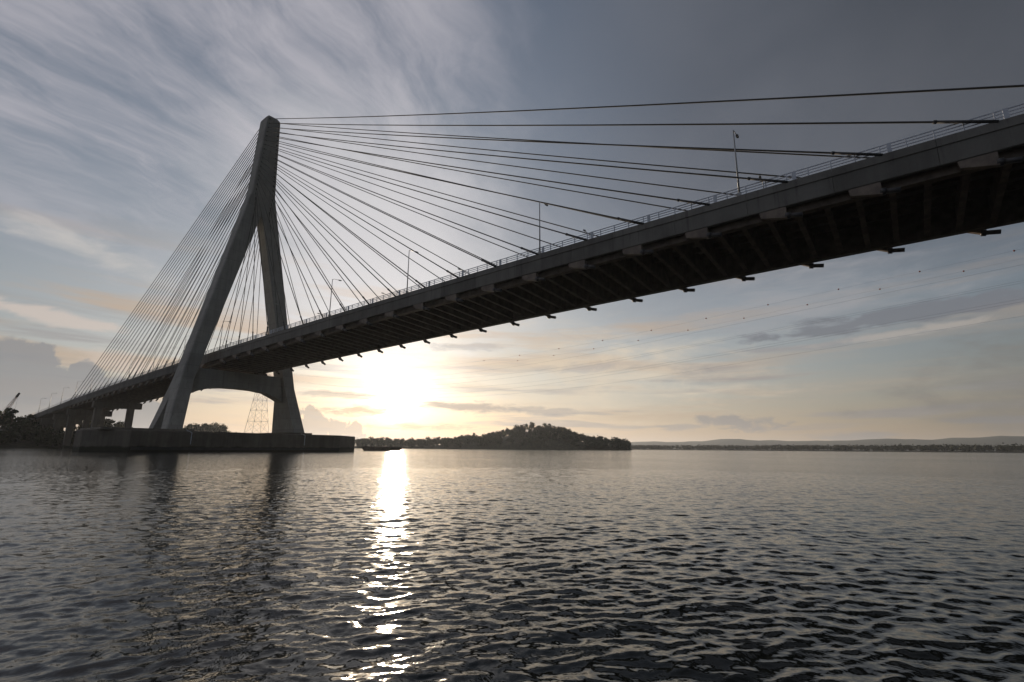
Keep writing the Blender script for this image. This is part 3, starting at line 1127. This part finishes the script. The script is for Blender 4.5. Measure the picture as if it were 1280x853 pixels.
def lattice_tower():
    t = tag(empty('transmission_tower', TW, R(2)), 'tall grey lattice transmission tower seen under the deck between the pylon legs', 'tower')
    H = 103.0
    def half(z): return float(np.interp(z, [0, 78, H], [10.5, 2.3, 1.0]))
    zs = [0, 14, 27, 39, 50, 60, 69, 78, 86, 94, H]
    for sx, sy in ((-1, -1), (1, -1), (1, 1), (-1, 1)):
        mb = MB()
        for a, b in zip(zs[:-1], zs[1:]):
            mb.tube((sx * half(a), sy * half(a), a), (sx * half(b), sy * half(b), b), 0.21, 0.21, 5, False)
        mb.build('leg', M['tower'], t)
    mb = MB()
    for a, b in zip(zs[:-1], zs[1:]):
        h0, h1 = half(a), half(b)
        for (x0, y0), (x1, y1) in (((-1, -1), (1, -1)), ((1, -1), (1, 1)), ((1, 1), (-1, 1)), ((-1, 1), (-1, -1))):
            mb.tube((x0 * h0, y0 * h0, a), (x1 * h1, y1 * h1, b), 0.10, 0.10, 4, False)
            mb.tube((x1 * h0, y1 * h0, a), (x0 * h1, y0 * h1, b), 0.10, 0.10, 4, False)
            mb.tube((x0 * h1, y0 * h1, b), (x1 * h1, y1 * h1, b), 0.10, 0.10, 4, False)
    mb.build('lattice_bracing', M['tower'], t)
    for z, w in ((78, 9.0), (86, 8.0), (94, 7.0)):
        mb = MB()
        for s in (-1, 1):
            for y in (-1, 1):
                mb.tube((y * half(z), s * half(z), z), (0, s * w, z + 0.8), 0.14, 0.10, 4, False)
                mb.tube((y * half(z + 3), s * half(z + 3), z + 3), (0, s * w, z + 0.8), 0.10, 0.10, 4, False)
        mb.build('cross_arm', M['tower'], t)


lattice_tower()


def wire_z(x, top, xm, b):
    return top + b * (x - xm) ** 2


ball_me = MB().ball((0, 0, 0), 0.36, 12, 8).mesh('marker_ball', M['ball'], True)
# two earth wires with round markers (positions follow the line of the markers in the photograph)
for (P0, D, nm) in ((Vector((94.2, 199.9, 68.4)), Vector((29.87, 1.16, 2.57)), 'farther'),
                    (Vector((79.2, 183.4, 67.3)), Vector((29.83, 1.81, 2.64)), 'nearer')):
    t = tag(empty('power_line', (TW.x, P0.y, 1.5)), 'overhead wire with small round markers right of the bridge, the %s marked wire' % nm,
            'power line', 'overhead wires across the river')
    o = Vector(t.location)
    yd = D.y / D.x
    def wp(x):
        # parabola through the tower top, tangent to the marker line
        u, b, xm, zm = 140.0, 0.000311, P0.x - 140.0, P0.z - 0.000311 * 140.0 ** 2
        q = zm + b * (x - xm) ** 2
        lin = P0.z + (x - P0.x) * D.z / D.x
        return Vector((x, P0.y + (x - P0.x) * yd, lin if x > P0.x else q))
    xs = np.linspace(TW.x, 420, 70)
    MB().poly_tube([wp(x) - o for x in xs], 0.022, 4).build('wire', M['wire'], t)
    for i in range(-4, 7):
        put('marker_ball', ball_me, t, wp(P0.x + D.x * i) - o)
for i, (y, z) in enumerate(((176, 60.0), (206, 60.8), (176, 53.0), (208, 53.5), (177, 46.0), (210, 46.5))):
    t = MB()
    o = Vector((TW.x, 179 + (y - 192) * 0.5, 0))
    pts = []
    for x in np.linspace(TW.x, 420, 60):
        f_ = (x - TW.x) / 466.0
        yy = o.y + (y - o.y) * min(1.0, f_) + max(0, x - 94) * 0.05
        zz = z + 0.000311 * ((x + 46) ** 2 - 140 ** 2) if x < 94 else z + (x - 94) * 0.087
        pts.append(Vector((x, yy, zz)) - o)
    w = t.poly_tube(pts, 0.03, 4).build('conductor_wire', M['wire'], None, False, o)
    tag(w, 'bare overhead conductor right of the bridge, %s wire of the %s circuit' % (('top', 'middle', 'bottom')[i // 2], ('nearer', 'farther')[i % 2]), 'power line', 'overhead conductors across the river')

# ------------------------------------------------------------------ crane behind the left bank trees
def crane():
    b = lb_at(-45.9, 0.18)
    b.z = max(b.z, 2.0)
    c = tag(empty('crawler_crane', b, 0), 'construction crane with a raised lattice boom behind the left bank trees', 'crane')
    q = rt.copy()
    base = q * 1.0 + Vector((0, 0, 4.0))
    tip = q * 12.5 + Vector((0, 0, 35.5 - b.z))
    n = 14
    d = (tip - base).normalized()
    s = d.cross(Vector((fw.x, fw.y, 0)).normalized()).normalized()
    t2 = d.cross(s)
    mb = MB()
    def corner(i, sx, sy):
        t = i / n
        w = 0.65 * min(1.0, 0.35 + 2.2 * min(t, 1 - t))
        return base.lerp(tip, t) + s * (sx * w) + t2 * (sy * w)
    cs = ((-1, -1), (1, -1), (1, 1), (-1, 1))
    for sx, sy in cs:
        for i in range(n):
            mb.tube(corner(i, sx, sy), corner(i + 1, sx, sy), 0.11, 0.11, 4, False)
    for i in range(n):
        for a, bb in zip(cs, cs[1:] + cs[:1]):
            mb.tube(corner(i, *a), corner(i + 1, *bb), 0.07, 0.07, 4, False)
    mb.build('boom', M['crane'], c)
    hd = MB()
    hd.tube(tip - d * 1.8, tip + d * 1.2, 0.8, 0.55, 6)
    hd.build('boom_head', M['guide'], c)
    body = MB().box(-3.2, 2.2, -1.6, 1.6, 1.5, 4.2)
    body.box(0.6, 2.6, -1.7, -0.5, 1.6, 4.4)
    body.build('cab', M['crane'], c)
    tr = MB()
    for y in (-2.2, 2.2):
        tr.loft([[(x, y + w, z) for x, z in ((-3.4, 0.4), (-3.0, 0.0), (3.0, 0.0), (3.4, 0.4), (3.2, 1.1), (-3.2, 1.1))] for w in (-0.45, 0.45)])
    tr.build('crawler_tracks', M['guide'], c)
    MB().tube(base + Vector((-q.x * 4, -q.y * 4, 2)), tip, 0.05, 0.05, 4).build('pendant_rope', M['guide'], c)
    MB().tube(tip, Vector((tip.x, tip.y, tip.z - 12)), 0.04, 0.04, 4).build('hoist_rope', M['guide'], c)


crane()

# ------------------------------------------------------------------ barge moored off the island
def barge():
    p = in_frame_dir(-14.25, 265)
    b = tag(empty('barge', p, AZ - math.pi / 2 + R(8)), 'low dark flat-decked barge lying below the sun beside the end of the pylon base', 'barge')
    L, W, H = 9.6, 3.4, 1.75
    rings = []
    for x, w, z0 in ((-L, W * 0.9, 0.9), (-L + 0.8, W, 0.1), (-L + 2.0, W, -0.6), (L - 2.4, W, -0.6), (L - 0.9, W, 0.2), (L, W * 0.9, 1.0)):
        rings.append([(x, -w, z0), (x, w, z0), (x, w, H), (x, -w, H)])
    MB().loft(rings).build('hull', M['barge'], b)
    MB().box(-L + 0.6, L - 0.6, -W + 0.1, -W + 0.25, H, H + 0.25).build('bulwark', M['barge'], b)
    MB().box(-L + 1.0, -L + 2.4, -0.8, 0.8, H + 0.004, H + 0.6).build('winch_house', M['barge'], b)
    for x in (-L + 3, 0, L - 3):
        MB().tube((x, -W + 0.5, H), (x, -W + 0.5, H + 0.45), 0.14, 0.17, 8).build('bollard', M['guide'], b)


barge()

# ------------------------------------------------------------------ palm standing between the approach columns
def palm():
    p = lb_at(-38.0, 0.12)
    p.z = max(1.0, p.z * 0.6)
    t = tag(empty('palm_tree', p, 0.3), 'slender palm seen through the gap between the first pier columns', 'tree')
    H = 15.0
    mb = MB()
    pts = [(0.02 * i * i * 0.25, 0, H * i / 8) for i in range(9)]
    for i in range(8):
        mb.tube(pts[i], pts[i + 1], 0.26 - 0.015 * i, 0.25 - 0.015 * i, 7, False)
    mb.build('trunk', M['bark'], t, True)
    top = Vector(pts[-1])
    for k in range(16):
        q = 2 * math.pi * k / 16 + 0.2 * (k % 3)
        lift = 0.9 if k % 2 else 0.25
        mb = MB()
        prev = None
        for j in range(6):
            r_ = 4.2 * j / 5
            c = top + Vector((math.cos(q) * r_, math.sin(q) * r_, lift * r_ - 0.28 * r_ * r_))
            side = Vector((-math.sin(q), math.cos(q), 0)) * (0.5 * math.sin(math.pi * (j + 0.6) / 6.2))
            cur = [c - side - Vector((0, 0, 0.2)), c, c + side - Vector((0, 0, 0.2))]
            if prev:
                mb.add(prev + cur, [(0, 1, 4, 3), (1, 2, 5, 4)])
            prev = cur
        put('frond', mb.mesh('frond', M['leaf_c'], False, False), t)


palm()

# ------------------------------------------------------------------ haze
def haze():
    mb = MB().box(-12500, 12500, -12500, 12500, -3.0, 230.0)
    m = bpy.data.materials.new('haze')
    m.use_nodes = True
    nt = m.node_tree
    nt.nodes.clear()
    out = nt.nodes.new('ShaderNodeOutputMaterial')
    v = nt.nodes.new('ShaderNodeVolumePrincipled')
    v.inputs['Color'].default_value = (0.80, 0.87, 0.98, 1)
    v.inputs['Density'].default_value = 0.000065
    v.inputs['Anisotropy'].default_value = 0.45
    nt.links.new(v.outputs[0], out.inputs['Volume'])
    o = mb.build('haze', m)
    o['kind'] = 'stuff'


haze()
